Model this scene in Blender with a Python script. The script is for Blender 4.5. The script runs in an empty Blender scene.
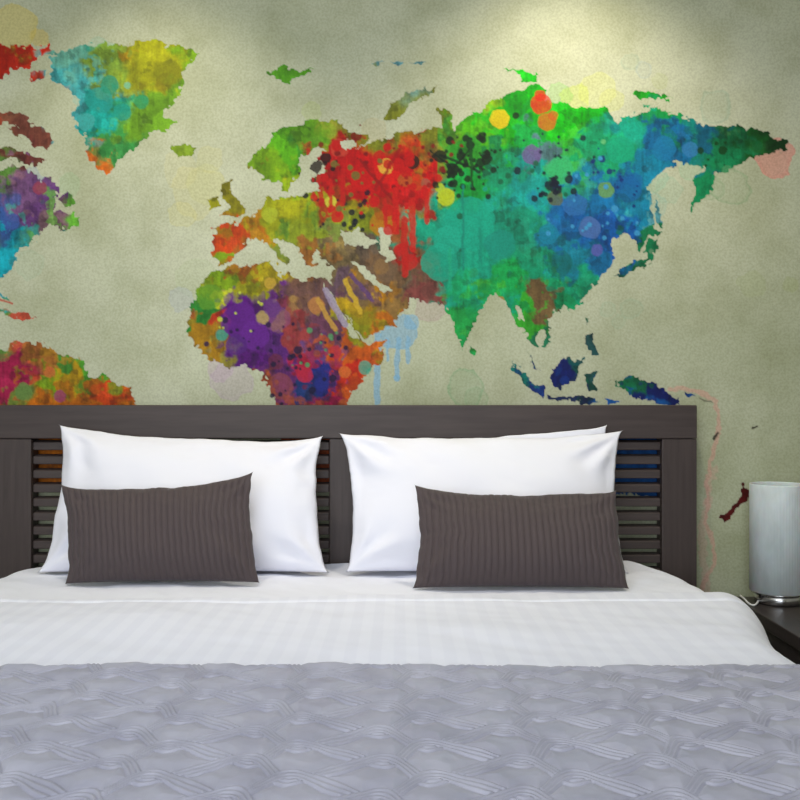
import bpy, math, random
import numpy as np
from mathutils import Vector
random.seed(7)
rng=np.random.RandomState(11)
sc=bpy.context.scene
try:
    sc.view_settings.view_transform='Standard'
    sc.view_settings.look='None'
except Exception: pass

# ---------------------------------------------------------------- helpers
def s2l(c):
    c=np.asarray(c,float)/255.0
    return np.where(c<=0.04045,c/12.92,((c+0.055)/1.055)**2.4)
def col(r,g,b): 
    l=s2l((r,g,b)); return (float(l[0]),float(l[1]),float(l[2]),1.0)
_tabs={}
def vnoise(x,y,seed=0):
    if seed not in _tabs: _tabs[seed]=np.random.RandomState(seed+100).rand(256,256)
    T=_tabs[seed]
    xi=np.floor(x).astype(int); yi=np.floor(y).astype(int)
    fx=x-xi; fy=y-yi
    fx=fx*fx*(3-2*fx); fy=fy*fy*(3-2*fy)
    a=T[yi%256,xi%256]; b=T[yi%256,(xi+1)%256]; c=T[(yi+1)%256,xi%256]; d=T[(yi+1)%256,(xi+1)%256]
    return (a*(1-fx)+b*fx)*(1-fy)+(c*(1-fx)+d*fx)*fy
def fbm(x,y,o=4,seed=0):
    s=0;a=0.5;t=0
    for i in range(o):
        ca,sa=math.cos(i*1.1+.4),math.sin(i*1.1+.4)
        xr=(x*ca-y*sa)*2**i+17.3*i; yr=(x*sa+y*ca)*2**i+5.1*i
        s=s+a*vnoise(xr,yr,seed+i); t+=a; a*=0.5
    return s/t-0.5

def new_mat(name,color=(0.5,0.5,0.5,1),rough=0.6,metal=0.0,spec=0.5):
    m=bpy.data.materials.new(name); m.use_nodes=True
    b=m.node_tree.nodes['Principled BSDF']
    b.inputs['Base Color'].default_value=color
    b.inputs['Roughness'].default_value=rough
    b.inputs['Metallic'].default_value=metal
    b.inputs['Specular IOR Level'].default_value=spec
    return m,m.node_tree,b
def noise_color(nt,c1,c2,scale,detail=4,vec_scale=None,lo=0.35,hi=0.65,coord='Object'):
    n=nt.nodes; l=nt.links
    tc=n.new('ShaderNodeTexCoord')
    mp=n.new('ShaderNodeMapping')
    if vec_scale: mp.inputs['Scale'].default_value=vec_scale
    if coord=='World':
        g=n.new('ShaderNodeNewGeometry'); l.new(g.outputs['Position'],mp.inputs['Vector'])
    else: l.new(tc.outputs[coord],mp.inputs['Vector'])
    no=n.new('ShaderNodeTexNoise'); no.inputs['Scale'].default_value=scale; no.inputs['Detail'].default_value=detail
    l.new(mp.outputs['Vector'],no.inputs['Vector'])
    r=n.new('ShaderNodeValToRGB'); r.color_ramp.elements[0].color=c1; r.color_ramp.elements[1].color=c2
    r.color_ramp.elements[0].position=lo; r.color_ramp.elements[1].position=hi
    l.new(no.outputs['Fac'],r.inputs['Fac'])
    return r,no,mp
def add_bump(nt,b,src,strength,dist):
    bp=nt.nodes.new('ShaderNodeBump'); bp.inputs['Strength'].default_value=strength; bp.inputs['Distance'].default_value=dist
    nt.links.new(src,bp.inputs['Height']); nt.links.new(bp.outputs['Normal'],b.inputs['Normal']); return bp

def link(o,parent=None):
    sc.collection.objects.link(o)
    if parent: o.parent=parent
    return o
def empty(name,loc=(0,0,0)):
    e=bpy.data.objects.new(name,None); e.empty_display_size=0.1; e.location=loc
    sc.collection.objects.link(e); return e
def mesh_obj(name,verts,faces,mat=None,parent=None,smooth=True):
    me=bpy.data.meshes.new(name); me.from_pydata([tuple(v) for v in verts],[],faces); me.update()
    if smooth: me.polygons.foreach_set('use_smooth',[True]*len(me.polygons))
    o=bpy.data.objects.new(name,me)
    if mat: me.materials.append(mat)
    return link(o,parent)
def grid_mesh(name,P,mat=None,parent=None,flip=False,smooth=True):
    ny,nx,_=P.shape
    me=bpy.data.meshes.new(name)
    me.vertices.add(ny*nx); me.vertices.foreach_set('co',P.astype(np.float32).ravel())
    idx=np.arange(ny*nx).reshape(ny,nx)
    a=idx[:-1,:-1].ravel();b=idx[:-1,1:].ravel();c=idx[1:,1:].ravel();d=idx[1:,:-1].ravel()
    q=np.stack([a,b,c,d] if not flip else [a,d,c,b],1).astype(np.int32)
    nf=len(q)
    me.loops.add(nf*4); me.loops.foreach_set('vertex_index',q.ravel())
    me.polygons.add(nf); me.polygons.foreach_set('loop_start',np.arange(nf,dtype=np.int32)*4)
    try: me.polygons.foreach_set('loop_total',np.full(nf,4,dtype=np.int32))
    except Exception: pass
    me.update(calc_edges=True); me.validate()
    me.polygons.foreach_set('use_smooth',np.full(nf,smooth))
    if mat: me.materials.append(mat)
    o=bpy.data.objects.new(name,me)
    return link(o,parent)
def boxes_obj(name,boxes,mat,parent=None,bevel=0.003):
    V=[];F=[]
    for (x0,x1,y0,y1,z0,z1) in boxes:
        n=len(V)
        V+=[(x0,y0,z0),(x1,y0,z0),(x1,y1,z0),(x0,y1,z0),(x0,y0,z1),(x1,y0,z1),(x1,y1,z1),(x0,y1,z1)]
        F+=[(n,n+3,n+2,n+1),(n+4,n+5,n+6,n+7),(n,n+1,n+5,n+4),(n+1,n+2,n+6,n+5),(n+2,n+3,n+7,n+6),(n+3,n,n+4,n+7)]
    o=mesh_obj(name,V,F,mat,parent,smooth=False)
    if bevel:
        m=o.modifiers.new('bevel','BEVEL'); m.width=bevel; m.segments=2; m.limit_method='ANGLE'
    return o
def lathe(name,prof,seg,mat,parent=None,loc=(0,0,0)):
    P=np.zeros((len(prof),seg+1,3))
    for i,(r,z) in enumerate(prof):
        for j in range(seg+1):
            a=2*math.pi*j/seg
            P[i,j]=(loc[0]+r*math.cos(a),loc[1]+r*math.sin(a),loc[2]+z)
    return grid_mesh(name,P,mat,parent)

# ---------------------------------------------------------------- materials
def wall_base(nt):
    r,no,_=noise_color(nt,col(178,183,152),col(202,205,177),1.3,5,coord='World',lo=0.34,hi=0.66)
    r2,no2,_=noise_color(nt,col(236,236,228),col(255,255,255),7,9,coord='World',lo=0.34,hi=0.58)
    mx=nt.nodes.new('ShaderNodeMixRGB'); mx.blend_type='MULTIPLY'; mx.inputs[0].default_value=1
    nt.links.new(r.outputs['Color'],mx.inputs[1]); nt.links.new(r2.outputs['Color'],mx.inputs[2])
    return mx,no2
def grain(nt,src,b):
    r3,_,_=noise_color(nt,col(232,231,228),col(255,255,255),160,3,coord='World',lo=0.35,hi=0.6)
    mm=nt.nodes.new('ShaderNodeMixRGB'); mm.blend_type='MULTIPLY'; mm.inputs[0].default_value=.8
    nt.links.new(src,mm.inputs[1]); nt.links.new(r3.outputs['Color'],mm.inputs[2]); nt.links.new(mm.outputs[0],b.inputs['Base Color'])
m_wall,nt,b=new_mat('wall_plaster',rough=0.7,spec=0.25)
mx,no2=wall_base(nt); grain(nt,mx.outputs[0],b)
m_mural,nt,b=new_mat('mural_paint',rough=0.65,spec=0.25)
mx,no2=wall_base(nt)
at=nt.nodes.new('ShaderNodeAttribute'); at.attribute_name='paint'
m2=nt.nodes.new('ShaderNodeMixRGB')
nt.links.new(at.outputs['Alpha'],m2.inputs[0]); nt.links.new(mx.outputs[0],m2.inputs[1]); nt.links.new(at.outputs['Color'],m2.inputs[2])
grain(nt,m2.outputs[0],b)

m_ceil,_,_=new_mat('ceiling_paint',col(232,230,222),0.9)
m_white_wall,_,_=new_mat('side_wall_paint',col(188,186,174),0.9)
m_floor,nt,b=new_mat('floor_wood',rough=0.4)
r,no,_=noise_color(nt,col(96,72,52),col(132,102,76),3,6,(1,14,1)); nt.links.new(r.outputs['Color'],b.inputs['Base Color'])

def wood(name,c1,c2,vs,rough=0.45):
    m,nt,b=new_mat(name,rough=rough,spec=0.3)
    r,no,_=noise_color(nt,c1,c2,6,6,vs,0.3,0.7); nt.links.new(r.outputs['Color'],b.inputs['Base Color'])
    add_bump(nt,b,no.outputs['Fac'],0.10,0.002); return m
m_head=wood('headboard_wood',col(66,57,55),col(77,67,64),(1,8,14))
m_head_v=wood('headboard_wood_vertical',col(66,57,55),col(77,67,64),(14,8,1))
m_night=wood('nightstand_wood',col(52,46,45),col(64,57,55),(10,1.5,10),0.3)
m_frame=wood('bed_frame_wood',col(56,48,44),col(72,62,56),(1,6,12))

def linen(name,c,rough=0.85,bump=0.15,scale=900):
    m,nt,b=new_mat(name,c,rough,spec=0.2)
    tc=nt.nodes.new('ShaderNodeTexCoord'); no=nt.nodes.new('ShaderNodeTexNoise'); no.inputs['Scale'].default_value=scale
    nt.links.new(tc.outputs['Object'],no.inputs['Vector']); add_bump(nt,b,no.outputs['Fac'],bump,0.0006)
    b.inputs['Sheen Weight'].default_value=0.1
    return m,nt,b
m_pillow,_,_=linen('pillow_cotton',col(238,238,247))
m_sheet,_,_=linen('sheet_cotton',col(238,240,252))
m_duvet,nt,b=linen('duvet_satin_stripe',col(236,238,251),0.6)
g=nt.nodes.new('ShaderNodeTexCoord'); wv=nt.nodes.new('ShaderNodeTexWave'); wv.bands_direction='X'; wv.inputs['Scale'].default_value=7.0
nt.links.new(g.outputs['Object'],wv.inputs['Vector'])
rp=nt.nodes.new('ShaderNodeValToRGB'); rp.color_ramp.elements[0].position=0.4; rp.color_ramp.elements[1].position=0.6
rp.color_ramp.elements[0].color=col(233,235,249); rp.color_ramp.elements[1].color=col(237,239,252)
nt.links.new(wv.outputs['Fac'],rp.inputs['Fac']); nt.links.new(rp.outputs['Color'],b.inputs['Base Color'])
m_quilt,nt,b=linen('quilt_satin',col(168,168,183),0.42)
b.inputs['Specular IOR Level'].default_value=.4
r,no,_=noise_color(nt,col(160,160,177),col(176,176,191),14,5); nt.links.new(r.outputs['Color'],b.inputs['Base Color'])
m_cush,nt,b=linen('cushion_pleated_fabric',col(78,68,69),0.6)
m_chrome,_,_=new_mat('brushed_chrome',col(205,205,205),0.22,1.0)
m_cord,_,_=new_mat('cord_plastic',col(225,225,225),0.4)
m_shade,nt,b=new_mat('frosted_glass_shade',col(215,219,219),0.5,spec=0.3)
r,no,_=noise_color(nt,col(210,214,214),col(226,229,229),30,3,(1,1,.4)); nt.links.new(r.outputs['Color'],b.inputs['Base Color'])
b.inputs['Subsurface Weight'].default_value=.3; b.inputs['Subsurface Scale'].default_value=.03

# ---------------------------------------------------------------- room shell
X0,X1,YB,ZC=-2.7,2.6,-5.2,2.62
boxes_obj('wall_back',[(X0-.1,X1+.1,0.0,0.12,0,ZC)],m_wall,bevel=0)
boxes_obj('wall_left',[(X0-.12,X0,YB,0,0,ZC)],m_white_wall,bevel=0)
boxes_obj('wall_right',[(X1,X1+.12,YB,0,0,ZC)],m_white_wall,bevel=0)
boxes_obj('floor',[(X0-.1,X1+.1,YB-.1,0.1,-0.1,0)],m_floor,bevel=0)
boxes_obj('ceiling',[(X0-.1,X1+.1,YB-.1,0.1,ZC,ZC+.1)],m_ceil,bevel=0)
boxes_obj('wall_front',[(X0,-2.4,YB-.12,YB,0,ZC),(.8,X1,YB-.12,YB,0,ZC),(-2.4,.8,YB-.12,YB,2.45,ZC),(-2.4,.8,YB-.12,YB,0,0.25)],m_white_wall,bevel=0)
boxes_obj('window_1',[(-2.4,.8,YB-.09,YB-.03,2.39,2.45),(-2.4,.8,YB-.09,YB-.03,.25,.31),(-2.4,-2.34,YB-.09,YB-.03,.31,2.39),(.74,.8,YB-.09,YB-.03,.31,2.39),(-.83,-.77,YB-.09,YB-.03,.31,2.39)],m_ceil)
boxes_obj('baseboard_back',[(X0,X1,-0.015,-.003,0,0.09)],m_ceil,bevel=0.002)

# ---------------------------------------------------------------- mural (painted world map, 3 mm grid units)
U0,U1,V0,V1=-150,950,-100,720
nx=U1-U0+1; ny=V1-V0+1
uu,vv=np.meshgrid(np.arange(U0,U1+1,dtype=float),np.arange(V0,V1+1,dtype=float))
RGB=np.ones((ny,nx,3))*s2l((190,190,165)); A=np.zeros((ny,nx))

LAND=[
 [(-60,52),(-20,44),(20,45),(52,47),(56,56),(40,58),(30,66),(14,68),(6,78),(-30,90),(-70,85)],
 [(28,72),(46,70),(44,78),(32,82)],
 [(50,60),(62,50),(95,46),(120,44),(150,41),(175,45),(203,55),(188,66),(182,88),(172,103),(163,116),(178,122),(165,133),(150,133),(135,148),(122,158),(108,176),(96,168),(90,150),(82,132),(70,118),(80,102),(72,90),(50,80)],
 [(-30,112),(5,112),(22,114),(30,124),(18,128),(4,124),(-30,130)],
 [(8,130),(30,124),(44,128),(56,142),(48,152),(32,148),(24,140)],
 [(-20,150),(10,148),(26,154),(46,160),(34,165),(10,160),(-20,158)],
 [(-120,150),(-30,164),(0,170),(12,163),(28,168),(40,182),(50,176),(58,190),(54,210),(75,212),(82,226),(60,229),(45,225),(42,236),(22,250),(12,268),(0,278),(-20,310),(-60,300),(-120,240)],
 [(68,190),(76,203),(66,208),(58,198)],
 [(0,308),(15,312),(37,317),(22,321),(5,316),(-8,312)],[(0,292),(10,300),(2,299)],
 [(-20,352),(0,350),(15,343),(40,341),(60,352),(82,360),(90,374),(115,381),(135,390),(135,406),(120,435),(90,490),(0,490),(-20,400)],
 [(170,147),(185,143),(197,148),(192,156),(178,157)],
 [(268,70),(285,66),(292,70),(316,67),(303,77),(292,86),(285,80),(275,80)],
 [(370,63),(385,61),(378,66)],[(390,62),(405,60),(400,67)],[(408,63),(428,61),(420,66)],
 [(386,122),(388,108),(400,96),(420,89),(441,86),(428,95),(412,103),(404,112),(398,122)],
 [(504,68),(522,69),(530,73),(541,74),(536,82),(524,80),(514,74)],
 [(634,94),(650,92),(674,97),(668,101),(650,99),(636,99)],[(640,104),(652,104),(646,108)],
 [(222,183),(234,180),(229,190),(240,200),(247,210),(240,217),(221,216),(229,206),(221,196)],
 [(207,200),(217,196),(220,206),(209,211)],
 [(250,166),(255,155),(268,148),(275,135),(290,126),(310,120),(335,121),(345,128),(352,136),(334,141),(318,144),(305,158),(300,175),(291,190),(283,195),(279,181),(262,180)],
 [(212,226),(234,222),(238,226),(246,216),(262,207),(268,196),(276,203),(290,197),(312,194),(318,188),(310,178),(325,172),(318,160),(300,160),(305,150),(330,136),(345,129),(372,138),(360,147),(380,141),(392,134),(415,130),(438,128),(439,112),(448,110),(454,130),(465,118),(480,108),(500,98),(520,90),(535,83),(550,90),(542,100),(565,104),(585,109),(605,106),(616,120),(635,116),(650,108),(672,112),(700,124),(730,127),(760,129),(783,137),(785,150),(765,154),(747,164),(728,172),(716,175),(712,190),(700,205),(692,213),(690,195),(696,178),(705,168),(690,162),(672,166),(655,178),(645,187),(652,200),(655,220),(648,238),(640,252),(634,240),(622,234),(612,245),(614,260),(602,276),(587,296),(570,308),(556,312),(546,320),(552,335),(542,348),(531,342),(522,328),(512,312),(503,298),(492,295),(485,306),(476,318),(471,336),(464,347),(455,327),(448,309),(440,302),(425,302),(410,296),(412,304),(398,321),(378,334),(362,341),(350,322),(338,300),(330,283),(333,268),(325,264),(322,250),(316,252),(314,266),(306,264),(298,246),(285,240),(275,240),(292,260),(287,268),(278,256),(264,243),(250,240),(243,248),(232,262),(219,263),(212,256)],
 [(216,268),(245,264),(272,261),(278,273),(300,281),(325,277),(335,287),(346,316),(360,343),(372,346),(386,340),(379,362),(362,380),(350,397),(350,432),(330,490),(290,490),(275,425),(278,402),(268,384),(262,369),(240,367),(215,363),(198,351),(188,331),(190,308),(200,290),(210,276)],
 [(470,345),(477,352),(473,358),(469,353)],
 [(510,360),(520,366),(532,378),(545,390),(543,398),(528,388),(517,373)],
 [(524,348),(531,360),(540,372),(533,368)],
 [(545,392),(572,396),(600,400),(590,404),(560,401)],[(604,398),(622,402),(608,405)],
 [(552,372),(565,357),(584,359),(577,377),(562,387),(550,382)],
 [(585,374),(600,370),(592,378),(598,390),(588,392)],
 [(612,380),(632,377),(660,385),(680,402),(655,402),(632,396),(618,388)],[(684,391),(696,396),(690,399)],
 [(585,335),(592,333),(592,343),(600,355),(592,356),(586,345)],[(584,320),(588,318),(588,326)],
 [(616,273),(632,263),(645,255),(648,240),(656,238),(655,256),(640,268),(622,276)],[(650,228),(664,230),(656,236)],
 [(655,196),(661,213),(663,228),(656,222)],
 [(588,450),(610,430),(640,424),(665,428),(692,470),(684,498),(600,494)],
 [(719,520),(724,512),(731,508),(738,500),(740,490),(738,483),(742,481),(744,488),(749,490),(748,500),(742,506),(734,514),(726,524)],
]
SEA=[
 [(340,231),(352,233),(358,228),(366,236),(378,243),(366,247),(345,245)],
 [(378,229),(388,226),(392,234),(388,246),(396,258),(388,262),(380,250)],
 [(300,158),(318,147),(326,150),(316,158),(316,172),(300,186),(293,192),(300,174)],
 [(340,143),(352,138),(356,146),(346,150)],
 [(352,262),(366,268),(378,282),(392,290),(384,293),(368,280)],
 [(322,284),(330,292),(344,316),(360,340),(353,338),(336,312)],
 [(515,306),(520,306),(524,320),(518,318)],[(535,340),(541,330),(547,334),(541,350)],
]
def inpoly(px,py,poly):
    ins=np.zeros(px.shape,bool); n=len(poly)
    for i in range(n):
        x1,y1=poly[i]; x2,y2=poly[(i+1)%n]
        if y1==y2: continue
        c=((y1>py)!=(y2>py))&(px<(x2-x1)*(py-y1)/(y2-y1)+x1)
        ins^=c
    return ins
def region(poly,pad=12):
    xs=[p[0] for p in poly]; ys=[p[1] for p in poly]
    i0=max(0,int(min(xs)-pad-U0)); i1=min(nx,int(max(xs)+pad-U0)+1)
    j0=max(0,int(min(ys)-pad-V0)); j1=min(ny,int(max(ys)+pad-V0)+1)
    return slice(j0,j1),slice(i0,i1)
mask=np.zeros((ny,nx))
for (du,dv) in [(-.25,-.25),(.25,-.25),(-.25,.25),(.25,.25)]:
    u=uu+du; v=vv+dv
    n1=fbm(u/10,v/10,4,1); n2=fbm(u/10,v/10,4,7)
    k1=fbm(u/3.4,v/3.4,2,13); k2=fbm(u/3.4,v/3.4,2,17)
    ud=u+n1*13+k1*6; vd=v+n2*11+k2*6
    sub=np.zeros((ny,nx),bool)
    for p in LAND:
        xs=[q[0] for q in p]; small=(max(xs)-min(xs))<30
        s=region(p)
        if small: sub[s]|=inpoly((u+k1*4+n1*4)[s],(v+k2*4+n2*4)[s],p)
        else: sub[s]|=inpoly(ud[s],vd[s],p)
    for p in SEA:
        s=region(p); sub[s]&=~inpoly((u+k1*5)[s],(v+k2*5)[s],p)
    mask+=sub*0.25

def blend(sl,al,c):
    a0=A[sl]; na=a0+al-a0*al
    w=np.where(na>1e-6,al/np.maximum(na,1e-6),0)[...,None]
    RGB[sl]=RGB[sl]*(1-w)+c*w; A[sl]=na
def disc(cx,cy,r,c,al=1.0,rough=0.12,ring=0.0,only=None,soft=0.9):
    R=r*1.5+3
    s=region([(cx-R,cy-R),(cx+R,cy+R)],2)
    u=uu[s];v=vv[s]
    if u.size==0: return
    d=np.hypot(u-cx,v-cy)+fbm(u/max(r*.7,2)+cx,v/max(r*.7,2)+cy,3,31)*r*rough*4
    a=np.clip((r-d)/soft+.5,0,1)
    if ring>0:
        a=a*(ring+(1-ring)*np.clip(1-(r-d)/(r*.14+1),0,1))
    a=a*al
    if only is not None: a=a*mask[s]
    blend(s,a,s2l(c))
def streak(pts,w,c,al=1.0,only=None,rough=1.5):
    s=region(pts,int(w*2+6)); u=uu[s]+fbm(uu[s]/6,vv[s]/6,2,41)*rough*2; v=vv[s]+fbm(uu[s]/6,vv[s]/6,2,43)*rough*2
    D=np.full(u.shape,1e9)
    for (x1,y1),(x2,y2) in zip(pts[:-1],pts[1:]):
        L=(x2-x1)**2+(y2-y1)**2+1e-9
        t=np.clip(((u-x1)*(x2-x1)+(v-y1)*(y2-y1))/L,0,1)
        D=np.minimum(D,np.hypot(u-x1-t*(x2-x1),v-y1-t*(y2-y1)))
    a=np.clip((w-D)/.8+.5,0,1)*al
    if only is not None: a=a*mask[s]
    blend(s,a,s2l(c))
for (x,y,r,c,al,ring) in [
  (730,186,19,(130,165,120),.6,.25),(712,188,12,(130,165,120),.5,.3),(715,108,17,(140,175,150),.45,.3),
  (466,390,19,(120,165,120),.6,.3),(476,400,12,(120,165,120),.4,.3),(632,308,11,(150,180,150),.45,.3),(608,310,8,(150,180,150),.45,.3),(618,322,7,(150,180,150),.4,.3),
  (196,190,26,(205,198,130),.35,.7),(182,215,14,(205,198,120),.35,.7),(210,160,14,(205,200,130),.3,.7),(180,170,18,(208,200,140),.25,.8),
  (775,158,19,(222,140,128),.75,.8),(12,30,24,(210,190,80),.55,.9),(40,38,10,(205,180,80),.5,.9),(596,90,18,(215,220,110),.35,.8),(575,98,14,(200,215,70),.5,.8),(612,100,12,(205,210,110),.4,.8),
  (198,280,22,(180,190,150),.5,.7),(180,300,12,(170,180,200),.35,.7),(230,380,22,(185,150,190),.35,.7),(220,370,12,(190,150,190),.35,.8),(30,265,14,(160,190,160),.3,.5),(70,185,12,(150,185,140),.4,.7),
  (630,62,9,(150,180,160),.4,.3),(644,70,8,(150,175,190),.4,.3),(660,82,8,(180,190,120),.35,.6),(92,92,20,(120,190,180),.35,.6),(100,50,14,(120,190,170),.3,.6),(30,185,15,(120,150,200),.3,.6),
  (668,190,14,(150,190,160),.4,.5),(655,205,12,(120,180,170),.4,.4),(650,178,16,(120,190,160),.4,.5),(690,170,12,(140,200,160),.4,.5),(375,130,12,(190,170,120),.3,.7),(312,112,10,(170,190,90),.3,.7),(205,185,20,(195,195,120),.25,.8),
  (752,284,14,(165,175,120),.3,.9),(790,285,8,(165,175,110),.3,.9),(430,310,14,(170,120,140),.35,.7),(560,95,12,(120,200,80),.4,.7)]:
    disc(x,y,r,c,al,0.16,ring)
disc(399,333,17,(120,170,200),.75,.16,.8); disc(412,322,8,(120,170,200),.7,.1,.8); disc(385,322,7,(130,175,200),.6,.1,.8)
for pts,w in [([(378,335),(377,402)],3.2),([(398,340),(397,378)],2.6),([(408,338),(408,362)],2.0),([(388,338),(388,360)],1.6)]: streak(pts,w,(125,172,200),.75)
disc(397,378,3.6,(125,172,200),.8,.05)
streak([(670,388),(700,392),(716,400),(719,430),(708,470),(706,520),(716,560),(700,590)],2.2,(218,155,142),.5,rough=3)
streak([(712,470),(702,530),(705,590)],4,(212,165,150),.35,rough=4)
streak([(714,438),(718,434)],1.3,(40,40,30),.9); streak([(753,428),(757,427)],1.4,(50,45,30),.9)
streak([(0,300),(12,304)],1,(190,60,40),.8); streak([(699,398),(712,402)],.8,(60,50,30),.6)

SEEDS=[
 (5,60,40,(175,50,35)),(45,52,18,(185,50,30)),(-60,70,60,(170,60,40)),(20,50,8,(120,130,50)),(38,76,8,(170,60,40)),
 (68,85,26,(78,165,168)),(95,108,18,(40,150,140)),(75,65,18,(110,170,150)),(110,65,22,(120,150,60)),(140,75,25,(150,152,45)),(165,60,20,(160,160,40)),(150,110,25,(105,150,45)),(120,140,20,(60,140,70)),(100,162,13,(195,105,50)),(125,95,14,(50,150,110)),(185,60,14,(120,160,40)),(90,52,10,(60,150,130)),(130,52,9,(160,130,40)),(155,80,9,(120,110,30)),
 (25,135,25,(112,64,52)),(5,120,15,(130,84,64)),(20,155,10,(100,50,45)),
 (20,190,20,(120,85,125)),(38,200,14,(95,60,110)),(50,212,12,(120,90,100)),(68,218,14,(100,165,60)),(5,215,20,(60,90,150)),(8,245,20,(30,165,180)),(30,232,12,(70,150,140)),(0,265,18,(25,160,175)),(8,180,10,(150,110,130)),(-60,220,60,(90,130,60)),
 (20,315,14,(195,90,70)),
 (8,378,18,(165,45,80)),(30,352,12,(175,110,60)),(38,378,10,(195,80,60)),(55,360,12,(165,120,50)),(55,385,14,(120,150,40)),(75,378,12,(180,145,40)),(95,380,12,(80,150,50)),(112,395,14,(195,75,30)),(125,395,10,(130,80,30)),(28,398,12,(110,130,60)),(70,440,50,(190,110,40)),(85,398,10,(170,100,40)),(68,362,8,(70,130,50)),
 (183,150,20,(115,140,45)),(290,75,30,(85,150,40)),(400,63,40,(90,150,165)),(405,105,60,(125,130,45)),
 (232,200,22,(125,120,30)),(212,203,12,(150,150,40)),
 (268,165,18,(110,150,30)),(285,145,18,(90,160,35)),(315,130,18,(95,150,40)),(335,130,14,(150,150,60)),(290,180,12,(140,165,40)),(300,140,8,(60,130,40)),(275,172,7,(170,170,40)),
 (225,240,14,(190,75,35)),(250,230,12,(175,125,40)),(238,258,10,(150,90,40)),(265,215,16,(150,155,35)),(290,210,18,(160,160,30)),(250,217,10,(170,160,40)),(300,230,16,(140,155,50)),(280,245,12,(130,145,60)),(310,250,10,(150,100,50)),(320,208,14,(120,150,50)),(255,222,8,(185,100,30)),(278,222,8,(100,140,50)),
 (330,165,18,(160,25,20)),(360,170,30,(190,18,14)),(395,165,30,(200,22,14)),(420,190,22,(185,35,18)),(425,150,16,(115,95,45)),(405,140,12,(150,95,45)),(335,200,16,(165,70,35)),(370,215,14,(125,135,40)),(400,218,14,(175,35,20)),(350,150,14,(165,40,30)),(378,205,10,(130,90,40)),(400,240,10,(150,90,50)),(340,222,10,(115,130,60)),(420,215,10,(130,120,50)),(355,205,9,(150,140,40)),
 (340,262,16,(105,90,60)),(365,258,12,(100,85,70)),(390,275,14,(110,85,60)),(405,260,10,(160,35,25)),(425,270,16,(105,75,60)),(420,292,12,(120,65,60)),(375,295,14,(165,115,40)),(395,308,14,(135,105,60)),(370,320,16,(140,140,40)),(385,325,12,(180,105,40)),(345,285,14,(90,70,80)),(360,305,10,(180,150,50)),(345,250,8,(140,120,70)),
 (460,240,48,(0,150,120)),(430,235,20,(20,145,115)),(455,150,18,(50,140,45)),(470,125,16,(80,165,20)),(500,125,20,(40,170,20)),(520,100,16,(20,180,20)),(560,120,20,(30,175,30)),(590,118,14,(20,160,40)),(470,190,20,(20,150,60)),(500,175,18,(30,140,100)),(490,155,14,(20,110,60)),(445,205,12,(105,150,50)),(480,110,8,(140,180,30)),(448,125,8,(60,140,50)),(540,125,9,(20,130,50)),(520,135,10,(30,155,70)),(575,135,9,(70,190,60)),
 (530,190,20,(20,145,135)),(560,165,18,(60,165,80)),(600,150,22,(0,155,105)),(630,135,18,(0,150,125)),(520,235,24,(0,140,110)),(560,215,20,(25,100,155)),(590,195,20,(15,110,160)),(600,230,22,(35,90,160)),(570,250,20,(10,120,140)),(545,150,12,(80,115,120)),(625,200,16,(15,125,155)),(640,170,14,(15,125,155)),(545,225,9,(40,145,145)),(580,180,9,(60,150,130)),(615,215,8,(60,150,160)),(610,175,8,(10,85,140)),
 (580,278,16,(0,145,105)),(600,265,12,(30,105,150)),(530,270,16,(0,145,105)),(505,285,14,(30,155,80)),(540,300,12,(105,85,55)),(530,318,12,(60,155,50)),(545,335,10,(40,115,80)),(565,298,10,(30,135,85)),(460,285,16,(0,150,95)),(462,320,16,(40,145,70)),(490,290,10,(60,155,60)),(468,335,8,(70,160,60)),(550,280,8,(60,150,80)),
 (660,140,16,(15,100,145)),(680,155,16,(10,110,155)),(650,120,12,(0,135,85)),(690,132,14,(10,125,115)),(710,145,16,(20,90,115)),(735,145,14,(10,100,60)),(755,145,14,(20,80,30)),(775,143,12,(15,55,20)),(700,190,14,(20,135,85)),(720,160,12,(0,120,75)),(668,115,12,(20,145,75)),(725,133,8,(60,115,70)),(745,135,7,(20,60,25)),
 (205,285,12,(120,150,40)),(200,310,12,(50,130,50)),(205,340,12,(160,120,40)),(215,325,10,(175,60,40)),(245,318,24,(90,30,120)),(240,290,12,(150,150,30)),(235,352,14,(85,30,110)),(265,300,14,(95,45,110)),(270,275,12,(160,145,40)),(300,290,14,(105,75,60)),(320,300,16,(105,75,70)),(330,320,12,(100,60,80)),(300,330,14,(140,60,60)),(275,340,12,(85,40,110)),(215,300,8,(180,185,60)),(222,355,10,(145,135,60)),(285,315,10,(140,105,70)),
 (320,345,12,(90,60,105)),(300,360,12,(155,40,60)),(285,375,12,(95,45,105)),(320,372,12,(35,40,110)),(310,390,12,(30,50,100)),(345,350,12,(185,90,35)),(365,360,12,(195,90,30)),(345,375,12,(175,50,30)),(350,390,10,(195,90,40)),(330,395,10,(145,30,70)),(290,395,10,(135,70,60)),(378,345,8,(190,110,40)),(310,440,40,(160,80,50)),
 (472,352,12,(40,155,80)),(515,368,12,(30,110,100)),(535,385,12,(25,50,110)),(560,378,12,(18,30,90)),(578,362,9,(20,80,80)),(595,380,12,(25,70,60)),(640,385,12,(10,90,60)),(665,398,16,(20,30,90)),(618,382,10,(20,110,70)),(590,340,16,(40,80,80)),(575,399,14,(30,45,80)),(636,395,8,(15,30,90)),
 (632,268,10,(20,95,60)),(652,245,12,(20,110,70)),(658,210,12,(90,150,160)),(586,320,8,(60,130,90)),(640,460,50,(30,80,140)),(520,75,20,(30,175,40)),(655,96,20,(40,150,40)),
 (736,505,30,(84,18,16)),
]
cross=vv<236
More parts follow.
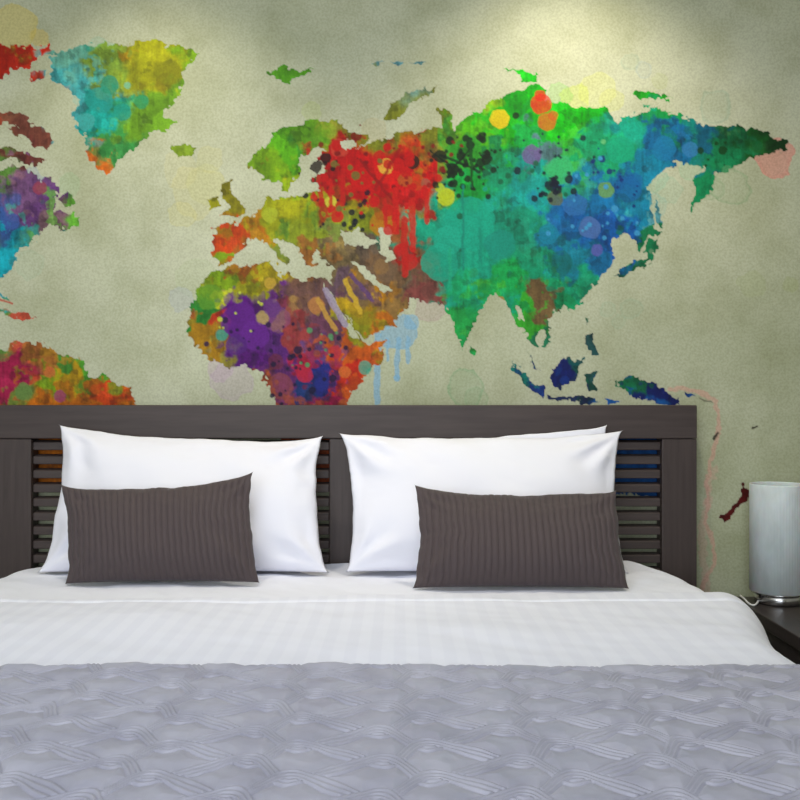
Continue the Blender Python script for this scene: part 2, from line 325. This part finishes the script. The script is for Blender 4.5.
def field(sd,amp,kk):
    xd=uu+fbm(uu/32+sd,vv/32,3,51+sd)*amp+fbm(uu/9,vv/9,4,55+sd)*20
    yd=vv+fbm(uu/32+sd,vv/32,3,61+sd)*amp+fbm(uu/9,vv/9,4,65+sd)*20
    N=np.zeros((ny,nx,3),np.float32); Wt=np.zeros((ny,nx),np.float32)+1e-30
    left=uu<438
    for (x,y,r,c) in SEEDS:
        s=region([(x-r*4-30,y-r*4-30),(x+r*4+30,y+r*4+30)],20)
        e=kk*((xd[s]-x)**2+(yd[s]-y)**2)/(r*r*1.6)
        w=np.exp(-np.minimum(e,60))
        if 120<y<236 or (y<=120 and x>438): w=w*np.where(cross[s]&(left[s]!=(x<438)),1e-5,1)
        N[s]+=w[...,None]*s2l(c); Wt[s]+=w
    return N/Wt[...,None]
C1=field(0,44,7.0); C2=field(200,90,6.0); C3=field(400,60,7.0)
h1=np.clip((fbm(uu/16,vv/16,5,501)-.05)*30,0,1)*.7
h2=np.clip((fbm(uu/9,vv/9,4,507)-.12)*30,0,1)*.65
C=C1*(1-h1[...,None])+C2*h1[...,None]
C=C*(1-h2[...,None])+C3*h2[...,None]
lum=C.mean(-1,keepdims=True); C=np.clip(lum+(C-lum)*1.12,0.003,1)
g=fbm(uu/16,vv/16,4,71); g2=fbm(uu/4,vv/4,3,77); g3=fbm(uu/2,vv/22,3,79)
C=C*(.94+g*.9+g2*.5+g3*.55)[...,None]
dk=np.clip((fbm(uu/11,vv/11,5,83)-.13)*22,0,1)*.36
lt=np.clip((fbm(uu/12,vv/12,5,87)-.16)*22,0,1)*.28
C=C*(1-dk)[...,None]; C=C*(1-lt)[...,None]+lt[...,None]*np.clip(C*1.6+.02,0,1)
C=np.clip(C,0.002,.8)
w=mask[...,None]; RGB=RGB*(1-w)+C*w; A=np.maximum(A*(1-mask),mask)
for i in range(420):
    x=rng.uniform(-60,790);y=rng.uniform(40,405)
    j=int(y-V0);k=int(x-U0)
    if mask[j,k]<.5: continue
    jj=int(np.clip(j+rng.uniform(-28,28),0,ny-1)); kk=int(np.clip(k+rng.uniform(-28,28),0,nx-1))
    if (x<440)!=(kk+U0<438) : continue
    c=RGB[jj,kk] if mask[jj,kk]>.5 else RGB[j,k]
    c=np.clip(c*rng.uniform(.6,1.5),0,1)
    cs=np.where(c<=.0031308,c*12.92,1.055*c**(1/2.4)-.055)*255
    disc(x,y,rng.choice([1.6,2.4,3.6,5,8,13],p=[.2,.25,.2,.15,.12,.08]),cs,rng.uniform(.3,.75),.09,only=1)
F=[(499,119,9.5,(225,190,15)),(541,104,10,(205,35,12)),(540,96,6,(205,35,12)),(547,122,9,(195,95,20)),(553,116,5,(190,90,20)),(532,155,10,(105,80,140)),(446,197,9,(190,200,20)),(440,188,5,(180,200,30)),
   (340,148,9,(195,65,45)),(362,180,12,(200,15,12)),(387,172,12,(208,20,12)),(386,166,8,(220,175,60)),(405,180,7,(175,85,30)),(331,202,6,(205,205,60)),(270,215,8,(170,180,40)),(262,318,7,(180,155,90)),(222,335,6,(40,150,130)),(270,283,6,(190,155,50)),
   (316,306,8,(180,120,60)),(100,100,14,(25,145,135)),(123,112,9,(20,145,125)),(86,122,9,(60,160,155)),(110,85,9,(35,140,110)),(142,102,7,(40,145,90)),(12,222,8,(60,90,160)),(40,188,7,(150,60,80)),
   (470,225,26,(10,160,130)),(440,262,18,(15,155,125)),(500,245,16,(15,140,120)),(448,240,14,(20,165,135)),(560,170,14,(50,175,110)),(620,150,14,(10,160,120)),(590,228,11,(75,110,170)),(575,205,12,(40,105,170)),(548,235,10,(10,125,155)),
   (664,148,12,(20,120,170)),(690,150,8,(50,125,180)),(606,190,8,(105,155,60)),(625,258,8,(60,175,115)),(555,198,8,(90,100,50)),(597,250,6,(90,90,170)),(240,320,18,(92,25,128)),(255,335,14,(98,30,136)),(236,345,11,(80,30,118)),(272,308,9,(98,50,122)),
   (335,352,7,(180,40,50)),(305,375,8,(180,30,60)),(322,384,7,(30,40,125)),(345,372,6,(205,105,40)),(365,368,7,(70,155,130)),(372,372,5,(60,155,130)),(60,396,6,(155,60,105)),(24,392,9,(105,140,70)),(50,372,6,(200,105,50)),(492,302,5,(200,150,60)),(500,300,4,(180,120,60)),(410,262,8,(190,25,20)),(400,250,6,(190,25,20))]
for (x,y,r,c) in F: disc(x,y,r,c,.8,.09,only=(1 if not (x in (365,541,540)) else None))
for (cx,cy,sp,n,c,rm) in [(455,168,20,44,(8,22,12),4.5),(490,150,16,20,(8,25,12),3.5),(552,185,10,20,(10,20,40),4),(560,160,16,16,(10,30,50),2.4),(318,170,9,22,(15,8,8),3.5),(345,212,16,22,(10,8,30),3),(300,370,24,28,(20,12,50),3),(245,345,26,18,(35,10,60),2.5),(615,180,20,16,(10,40,110),2.5),(325,345,14,12,(80,140,90),2.5),(740,150,22,12,(10,60,20),3),(445,150,14,10,(120,20,15),2.5),(380,150,34,30,(120,8,8),3.2),(370,190,30,60,(190,14,10),5),(415,200,16,16,(150,15,10),3.5),(232,320,24,10,(190,200,60),2.4),(340,180,20,20,(110,100,40),3),(500,180,30,18,(10,90,60),3),(590,210,30,20,(60,150,200),2.6)]:
    for i in range(n):
        disc(cx+rng.randn()*sp,cy+rng.randn()*sp*.8,abs(rng.randn())*rm*.5+.8,c,.9,.08,only=(None if rng.rand()<.15 else 1))
disc(452,170,7,(6,20,10),.95,.25); disc(486,160,6,(6,24,10),.9,.3); disc(552,186,7,(8,18,40),.9,.3); disc(317,168,6,(30,8,8),.9,.25)
for a,bb,w_,c in [((452,170),(470,150),1.2,(8,22,12)),((452,168),(430,150),1,(8,22,12)),((440,155),(480,172),1.4,(8,22,12)),((317,168),(322,205),2.2,(180,22,16)),((330,180),(331,212),2,(190,22,16)),((343,170),(343,205),2.4,(185,20,16)),((308,150),(314,195),1.8,(180,22,18)),((375,190),(400,150),1.6,(150,15,10)),((360,160),(392,200),1.4,(140,12,10)),((395,190),(396,232),3,(195,22,15)),((412,200),(413,250),3,(195,25,15)),((426,190),(427,222),2.4,(190,22,15)),((404,220),(405,275),3.5,(185,25,15)),((385,200),(386,225),2,(185,25,15)),
    ((325,290),(345,325),3,(150,135,160)),((345,280),(360,312),2.5,(200,165,40)),((318,300),(335,330),2.5,(190,145,60)),((352,275),(372,300),2,(90,60,110)),((470,140),(472,185),1.5,(10,60,20)),((463,185),(463,270),1.2,(10,130,110)),((480,230),(481,262),1.6,(10,135,110)),((450,250),(450,290),1.6,(20,160,120))]:
    streak([a,bb],w_,c,.85,only=(None if w_>2.9 else 1))

P=np.stack([(uu-400)*.003,np.full(uu.shape,-0.0015),2.275-vv*.003],-1)
mural=grid_mesh('world_map_mural',P,m_mural,flip=True,smooth=False)
ca=mural.data.color_attributes.new('paint','FLOAT_COLOR','POINT')
ca.data.foreach_set('color',np.concatenate([RGB,A[...,None]],-1).astype(np.float32).ravel())

# ---------------------------------------------------------------- headboard
hb=empty('headboard',(-0.156,-0.04,0))
def par(o,p): o.parent=p; o.matrix_parent_inverse=p.matrix_basis.inverted(); return o
def hbx(name,boxes,mat): return par(boxes_obj(name,boxes,mat,None,0.003),hb)
HL,HR,HT=-1.182,0.869,1.06
hbx('top_rail',[(HL,HR,-.072,-.012,HT-.098,HT)],m_head)
hbx('post_right',[(HR-.102,HR,-.070,-.012,0,HT-.099)],m_head_v)
hbx('post_left',[(HL,HL+.102,-.070,-.012,0,HT-.099)],m_head_v)
hbx('center_stile',[(-.207,-.108,-.070,-.012,.53,HT-.099)],m_head_v)
hbx('bottom_rail',[(HL+.103,HR-.103,-.068,-.014,.36,.529)],m_head)
z=HT-.098-.020
V=[];Fc=[]
for k in range(11):
    zc=z-k*.0415
    if zc<.545: break
    for (a,bx) in [(HL+.103,-.208),(-.107,HR-.103)]:
        n=len(V); y0,y1=-.058,-.030
        V+=[(a,y0,zc-.015),(bx,y0,zc-.015),(bx,y1,zc-.008),(a,y1,zc-.008),(a,y0,zc+.009),(bx,y0,zc+.009),(bx,y1,zc+.015),(a,y1,zc+.015)]
        Fc+=[(n,n+3,n+2,n+1),(n+4,n+5,n+6,n+7),(n,n+1,n+5,n+4),(n+1,n+2,n+6,n+5),(n+2,n+3,n+7,n+6),(n+3,n,n+4,n+7)]
o=par(mesh_obj('louvre_slats',V,Fc,m_head,None,False),hb)
bm_=o.modifiers.new('bevel','BEVEL'); bm_.width=.003; bm_.segments=2

# ---------------------------------------------------------------- bed
BX=-0.16
bed=empty('bed',(BX,-1.1,0))
par(boxes_obj('side_rails',[(BX-.86,BX+.86,-2.06,-.08,.14,.30)],m_frame,None,.006),bed)
par(boxes_obj('legs',[(BX-.85,BX-.77,-2.0,-1.92,0,.14),(BX+.77,BX+.85,-2.0,-1.92,0,.14),(BX-.85,BX-.77,-.2,-.12,0,.14),(BX+.77,BX+.85,-.2,-.12,0,.14)],m_frame,None,.003),bed)
par(boxes_obj('mattress',[(BX-.83,BX+.83,-2.00,-.10,.30,.57)],m_pillow,None,.04),bed)

def cloth(name,y0,y1,ztop,Wf,r,zbot,t,hf,nx,ny,mat,flare=.02,skew=None):
    ys=[];hn=[];drop=[]
    ne=9
    ys.append(y0-.010);hn.append(-2*t);drop.append(0)
    for k in range(ne):
        ph=(math.pi/2)*k/(ne-1)
        ys.append(y0-t*(1-math.cos(ph))); hn.append(t*math.sin(ph)-t); drop.append(0)
    for k in range(1,ny+1):
        ys.append(y0-t+(y1-(y0-t))*k/ny); hn.append(0); drop.append(0)
    for k in range(1,7):
        ph=math.pi/2*k/6
        ys.append(y1-r*math.sin(ph)); hn.append(0); drop.append(r*(1-math.cos(ph)))
    for k in range(1,8):
        ys.append(y1-r-.003*k); hn.append(0); drop.append(r+(ztop-r-zbot)*k/7)
    ys=np.array(ys);hn=np.array(hn);drop=np.array(drop)
    s=np.linspace(-1,1,nx)
    YS,S=np.meshgrid(ys,s,indexing='ij'); HN=np.repeat(hn[:,None],nx,1); DR=np.repeat(drop[:,None],nx,1)
    W=Wf(YS)
    flat=W-r; arc=r*math.pi/2; dz=ztop-r-zbot; L=flat+arc+dz
    a=np.abs(S)*L; sg=np.sign(S)
    th=np.clip((a-flat)/r,0,math.pi/2); dn=np.clip(a-flat-arc,0,None)
    x=np.minimum(a,flat)+r*np.sin(th)+dn/dz*flare; z=ztop-r*(1-np.cos(th))-dn
    nxv=np.sin(th); nzv=np.cos(th)
    h=hf(a*sg,YS)*np.where(DR>0,0,1)+HN
    x=x+nxv*h + (0.010*np.sin(YS*23)+.006*np.sin(YS*41+1))*np.clip(dn/dz*2,0,1)
    z=z+nzv*h
    z=np.minimum(z,ztop-DR+nzv*h)
    Y=YS.copy()
    if skew is not None: Y=Y+skew(x*sg)*np.clip(1-(y0-YS)/.3,0,1)
    P=np.stack([BX+x*sg,Y,z],-1)
    return grid_mesh(name,P,mat,None,flip=False)

def Wduv(y): 
    q=np.clip(1-(-.58-y)/.52,0,1); q=q*q*(3-2*q)
    return .900+.095*q
def Wsheet(y):
    q=np.clip(1-(-.08-y)/.34,0,1)
    return Wduv(y)-.028-.09*q**2.2
def hs(a,y):
    return .012*fbm(a*3,y*5,3,201)+.008*fbm(a*14+y*6,y*9,3,205)+.018*np.clip(1-(-.1-y)/.5,0,1)*fbm(a*7,y*4,2,209)
par(cloth('fitted_sheet',-.085,-1.97,.600,Wsheet,.07,.22,.006,hs,300,160,m_sheet,flare=.0),bed)
def hd(a,y):
    hem=.0050*np.exp(-((y+.665+.03*a)/.007)**2)
    return fbm(a*2.0,y*3,3,221)*.022+fbm(a*5+y*3,y*6,3,225)*.010-hem
duv=cloth('duvet',-.60,-2.00,.617,Wduv,.085,.16,.016,hd,420,300,m_duvet,skew=lambda x:.028*x+.008*np.sin(x*5)+.004*np.sin(x*13))
def hq(a,y):
    Pp=.052; am=.036; Lx=.165
    yy=y+.003*np.sin(a*17)+.008*fbm(a*4,y*4,2,251); xx=a+.005*np.sin(y*23)+.008*fbm(a*4,y*4,2,255)
    kx=2*math.pi/Lx
    def fam(off,sgn):
        c=off+sgn*am*np.sin(kx*xx+.5*np.sin(kx*xx))
        slope=am*kx*np.cos(kx*xx)
        d=((yy-c+Pp)%(2*Pp))-Pp
        return d/np.sqrt(1+.45*slope**2)
    dA=fam(0,1); dB=fam(Pp,-1)
    bw=.0145
    def band(d):
        inb=np.clip((bw-np.abs(d))/.002,0,1)
        gg=np.abs(np.cos(np.pi*(d/bw)*1.5))**.6
        return inb,gg
    iA,gA=band(dA); iB,gB=band(dB)
    over=(np.sin(kx*xx)>0)
    dd=np.minimum(np.abs(dA),np.abs(dB))-bw
    puff=np.clip(dd/.020,0,1)**.5
    base=.0050*puff*(1-np.maximum(iA,iB))
    top=np.where(over,np.where(iA>0,iA*gA,iB*gB),np.where(iB>0,iB*gB,iA*gA))
    ribs=.0034*top*np.maximum(iA,iB)
    return base+ribs+.0042*fbm(a*24,y*24,3,241)+.010*fbm(a*3,y*4,2,245)
def Wq(y): return .945+0*y
quilt=cloth('quilted_bedspread',-1.275,-2.04,.635,Wq,.09,.14,.008,hq,1350,520,m_quilt,skew=lambda x:-.006*x+.006*np.sin(x*6+1)+.003*np.sin(x*17))

# ---------------------------------------------------------------- pillows
def pillow(name,TL,TR,BL,BR,yb,yt,thick,mat,nu=160,nv=110,seed=0,sag=.012,bow=.012,wr=.006,pleats=0,back=.6,pw=2.4,ex=.62):
    u=np.linspace(0,1,nu);v=np.linspace(0,1,nv)
    Vv,Uu=np.meshgrid(v,u,indexing='ij')
    TL,TR,BL,BR=[np.array(p) for p in (TL,TR,BL,BR)]
    Q=((1-Uu)*(1-Vv))[...,None]*BL+(Uu*(1-Vv))[...,None]*BR+((1-Uu)*Vv)[...,None]*TL+(Uu*Vv)[...,None]*TR
    X=Q[...,0];Z=Q[...,1]
    par_u=(4*Uu*(1-Uu))**.55; par_v=(4*Vv*(1-Vv))**.55
    X=X+bow*par_v*((1-Uu)**2-Uu**2)
    Z=Z-sag*par_u*Vv**2+.2*sag*par_u*(1-Vv)**2
    edge=fbm(Uu*7+seed,Vv*6,3,seed+300)
    Z=Z+edge*.014*Vv**2; X=X+edge*.014*(2*Uu-1)
    T=((1-np.abs(2*Uu-1)**pw)**ex)*((1-np.abs(2*Vv-1)**pw)**ex)
    low=1+.25*(1-2*Vv)
    up=np.array([0,yt-yb,float(TL[1]-BL[1])]); up/=np.linalg.norm(up)
    n=np.array([0,-up[2],up[1]])
    Yc=yb+(yt-yb)*Vv
    cr=0
    for (cu,cv) in [(0,0),(1,0),(0,1),(1,1)]:
        dx=(Uu-cu)*1.9; dy=(Vv-cv); rr=np.hypot(dx,dy); an=np.arctan2(dy,dx)
        cr=cr+np.sin(an*9+seed*1.7+cu*2+cv+6*fbm(Uu*3,Vv*3,2,seed+320))*np.exp(-((rr-.25)/.16)**2)
    W=wr*(fbm(Uu*4+seed,Vv*2.6+Uu*1.5,2,seed+310)*3.0)+wr*.55*cr
    Tm=np.clip(T*3,0,1)
    Fh=thick/2*T*low+W*Tm
    if pleats:
        Fh=Fh+.0050*(np.abs(np.sin(np.pi*Uu*pleats))**.5-.6)*np.clip(T*5,0,1)
    Bh=-thick/2*T*back
    def mk(H): return np.stack([X,Yc+n[1]*H,Z+n[2]*H],-1)
    PF=mk(Fh); PB=mk(Bh)
    PF[...,2]=np.maximum(PF[...,2],.603); PB[...,2]=np.maximum(PB[...,2],.603)
    VV=np.concatenate([PF.reshape(-1,3),PB.reshape(-1,3)])
    idx=np.arange(nu*nv).reshape(nv,nu); N0=nu*nv
    bidx=idx+N0
    bidx[0,:]=idx[0,:];bidx[-1,:]=idx[-1,:];bidx[:,0]=idx[:,0];bidx[:,-1]=idx[:,-1]
    def q(ix,fl):
        a=ix[:-1,:-1].ravel();b=ix[:-1,1:].ravel();c=ix[1:,1:].ravel();d=ix[1:,:-1].ravel()
        return np.stack([a,b,c,d] if not fl else [a,d,c,b],1)
    FF=np.concatenate([q(idx,False),q(bidx,True)])
    o=mesh_obj(name,VV.tolist(),FF.tolist(),mat)
    import bmesh
    bm=bmesh.new(); bm.from_mesh(o.data)
    bmesh.ops.delete(bm,geom=[vt for vt in bm.verts if not vt.link_faces],context='VERTS')
    bm.to_mesh(o.data); bm.free()
    return o
pillow('pillow',(-.978,1.004),(-.218,.974),(-.985,.606),(-.190,.606),-.27,-.125,.18,m_pillow,seed=3,sag=.026,bow=.03,wr=.012)
pillow('pillow',(-.180,.984),(.640,.988),(-.150,.608),(.625,.604),-.27,-.125,.18,m_pillow,seed=9,sag=.022,bow=.032,wr=.012)
pillow('pillow',(-.10,.965),(.604,1.006),(-.09,.61),(.60,.61),-.125,-.092,.035,m_pillow,seed=14,sag=.02,wr=.002,back=1)
pillow('throw_cushion',(-.903,.855),(-.390,.886),(-.851,.606),(-.358,.609),-.43,-.33,.11,m_cush,nu=420,nv=60,seed=21,sag=.030,bow=.014,wr=.004,pleats=30,back=.7)
pillow('throw_cushion',(.040,.852),(.573,.845),(.034,.605),(.572,.604),-.48,-.36,.11,m_cush,nu=420,nv=60,seed=27,sag=.024,bow=.012,wr=.004,pleats=31,back=.7)

# ---------------------------------------------------------------- nightstand
ns=empty('nightstand',(1.24,-.3,0))
NX0,NX1,NY0,NY1,NT=.985,1.50,-.56,-.02,.49
par(boxes_obj('top',[(NX0,NX1,NY0,NY1,NT-.035,NT)],m_night,None,.003),ns)
par(boxes_obj('cabinet',[(NX0+.012,NX1-.012,NY0+.02,NY1,.12,NT-.036)],m_night,None,.003),ns)
par(boxes_obj('drawer_front',[(NX0+.02,NX1-.02,NY0+.004,NY0+.019,.30,NT-.045),(NX0+.02,NX1-.02,NY0+.004,NY0+.019,.13,.292)],m_night,None,.003),ns)
par(boxes_obj('drawer_pulls',[(1.19,1.29,NY0-.012,NY0+.003,.375,.387),(1.19,1.29,NY0-.012,NY0+.003,.205,.217)],m_chrome,None,.003),ns)
par(boxes_obj('legs',[(x,x+.04,y,y+.04,0,.12) for x in (NX0+.015,NX1-.055) for y in (NY0+.03,NY1-.05)],m_night,None,.002),ns)

# ---------------------------------------------------------------- table lamp
LX,LY=1.092,-.105
lamp=empty('table_lamp',(LX,LY,NT))
prof=[(0,.0005),(.062,.0005),(.065,.003),(.065,.024),(.062,.027),(.020,.028),(.0,.028)]
par(lathe('base',prof,72,m_chrome,None,(LX,LY,NT)),lamp)
seg=360
prof=[(.073,.033),(.078,.035),(.078,.340),(.0775,.343),(.0755,.343),(.075,.340),(.075,.036),(.073,.033)]
PP=np.zeros((len(prof),seg+1,3))
for i,(r_,z_) in enumerate(prof):
    for j in range(seg+1):
        a=2*math.pi*j/seg; rr=r_+(.00022*math.cos(a*60) if i in (1,2,3) else 0)
        PP[i,j]=(LX+rr*math.cos(a),LY+rr*math.sin(a),NT+z_)
par(grid_mesh('shade',PP,m_shade),lamp)
par(lathe('stem',[(.008,.028),(.008,.16),(.016,.16),(.016,.20),(0,.20)],24,m_chrome,None,(LX,LY,NT)),lamp)
par(lathe('shade_holder',[(.010,.029),(.073,.029),(.073,.034),(.010,.034)],48,m_chrome,None,(LX,LY,NT)),lamp)
par(lathe('bulb',[(.010,.20),(.022,.23),(.026,.25),(.022,.275),(.010,.288),(0,.29)],24,m_ceil,None,(LX,LY,NT)),lamp)
cu=bpy.data.curves.new('cord','CURVE'); cu.dimensions='3D'; cu.bevel_depth=.0028; cu.bevel_resolution=3
sp=cu.splines.new('NURBS'); pts=[(LX-.06,LY-.01,NT+.008),(LX-.085,LY-.06,NT+.004),(LX-.10,LY-.05,NT+.004),(LX-.098,LY+.0,NT+.012),(LX-.088,LY+.05,NT+.006),(LX-.08,LY+.08,NT+.004)]
sp.points.add(len(pts)-1)
for p_,c_ in zip(sp.points,pts): p_.co=(*c_,1)
sp.use_endpoint_u=True; sp.order_u=3
co=bpy.data.objects.new('cord',cu); cu.materials.append(m_cord); link(co); par(co,lamp)

# ---------------------------------------------------------------- ceiling lights
def lens_mat(n,c,s):
    m,nt,b=new_mat(n,(1,1,1,1)); b.inputs['Emission Color'].default_value=c; b.inputs['Emission Strength'].default_value=s; return m
m_bulb=lens_mat('downlight_lens',(1,.85,.6,1),4); m_diff=lens_mat('added_fill_glow',(.97,.97,1,1),.5)  # the second glow is for the added overhead fill
def downlight(x,y,power,angle,blend,tilt=0,tc=(1.0,.90,.70)):
    e=empty('recessed_downlight',(x,y,ZC))
    par(lathe('trim_ring',[(.030,-.001),(.034,-.006),(.045,-.006),(.048,-.0005)],40,m_chrome,None,(x,y,ZC)),e)
    par(lathe('lens',[(0,-.002),(.030,-.002)],32,m_bulb,None,(x,y,ZC)),e)
    L=bpy.data.lights.new('spot','SPOT'); L.energy=power; L.spot_size=math.radians(angle); L.spot_blend=blend; L.shadow_soft_size=.03; L.color=tc
    o=bpy.data.objects.new('spot',L); o.location=(x,y,ZC-.02); o.rotation_euler=(tilt,0,0); link(o); par(o,e)
downlight(.50,-.46,42,105,1,math.radians(13))
downlight(-.72,-.50,30,95,1,math.radians(14))
e=empty('added_ceiling_fill',(-.3,-1.7,ZC))  # unseen overhead fixture, added to brighten the bedding
par(lathe('fill_rim',[(.50,-.001),(.52,-.004),(.52,-.05),(.50,-.05),(.50,-.03)],64,m_chrome,None,(-.3,-1.7,ZC)),e)
par(lathe('fill_disc',[(0,-.035),(.50,-.035)],64,m_diff,None,(-.3,-1.7,ZC)),e)
L=bpy.data.lights.new('added_fill_light','AREA'); L.shape='DISK'; L.size=.98; L.energy=16; L.color=(.88,.93,1.0)  # added fill light, lifts the bed from above
o=bpy.data.objects.new('added_fill_light',L); o.location=(-.3,-1.7,ZC-.06); link(o); par(o,e)

L=bpy.data.lights.new('window_daylight','AREA'); L.shape='RECTANGLE'; L.size=3.1; L.size_y=2.0; L.energy=84; L.color=(.88,.94,1.0)
o=bpy.data.objects.new('window_daylight',L); o.location=(-.8,YB+.02,1.45); o.rotation_euler=(math.radians(90),0,0); link(o)
w=bpy.data.worlds.new('World'); sc.world=w; w.use_nodes=True
bg=w.node_tree.nodes['Background']; bg.inputs[0].default_value=(.75,.85,1,1); bg.inputs[1].default_value=.8

# ---------------------------------------------------------------- camera
cd=bpy.data.cameras.new('camera'); cd.sensor_width=36; cd.lens=42.75; cd.clip_start=.05
cam=bpy.data.objects.new('camera',cd); cam.location=(0,-2.85,1.075); cam.rotation_euler=(math.radians(90),0,0); link(cam)
sc.camera=cam
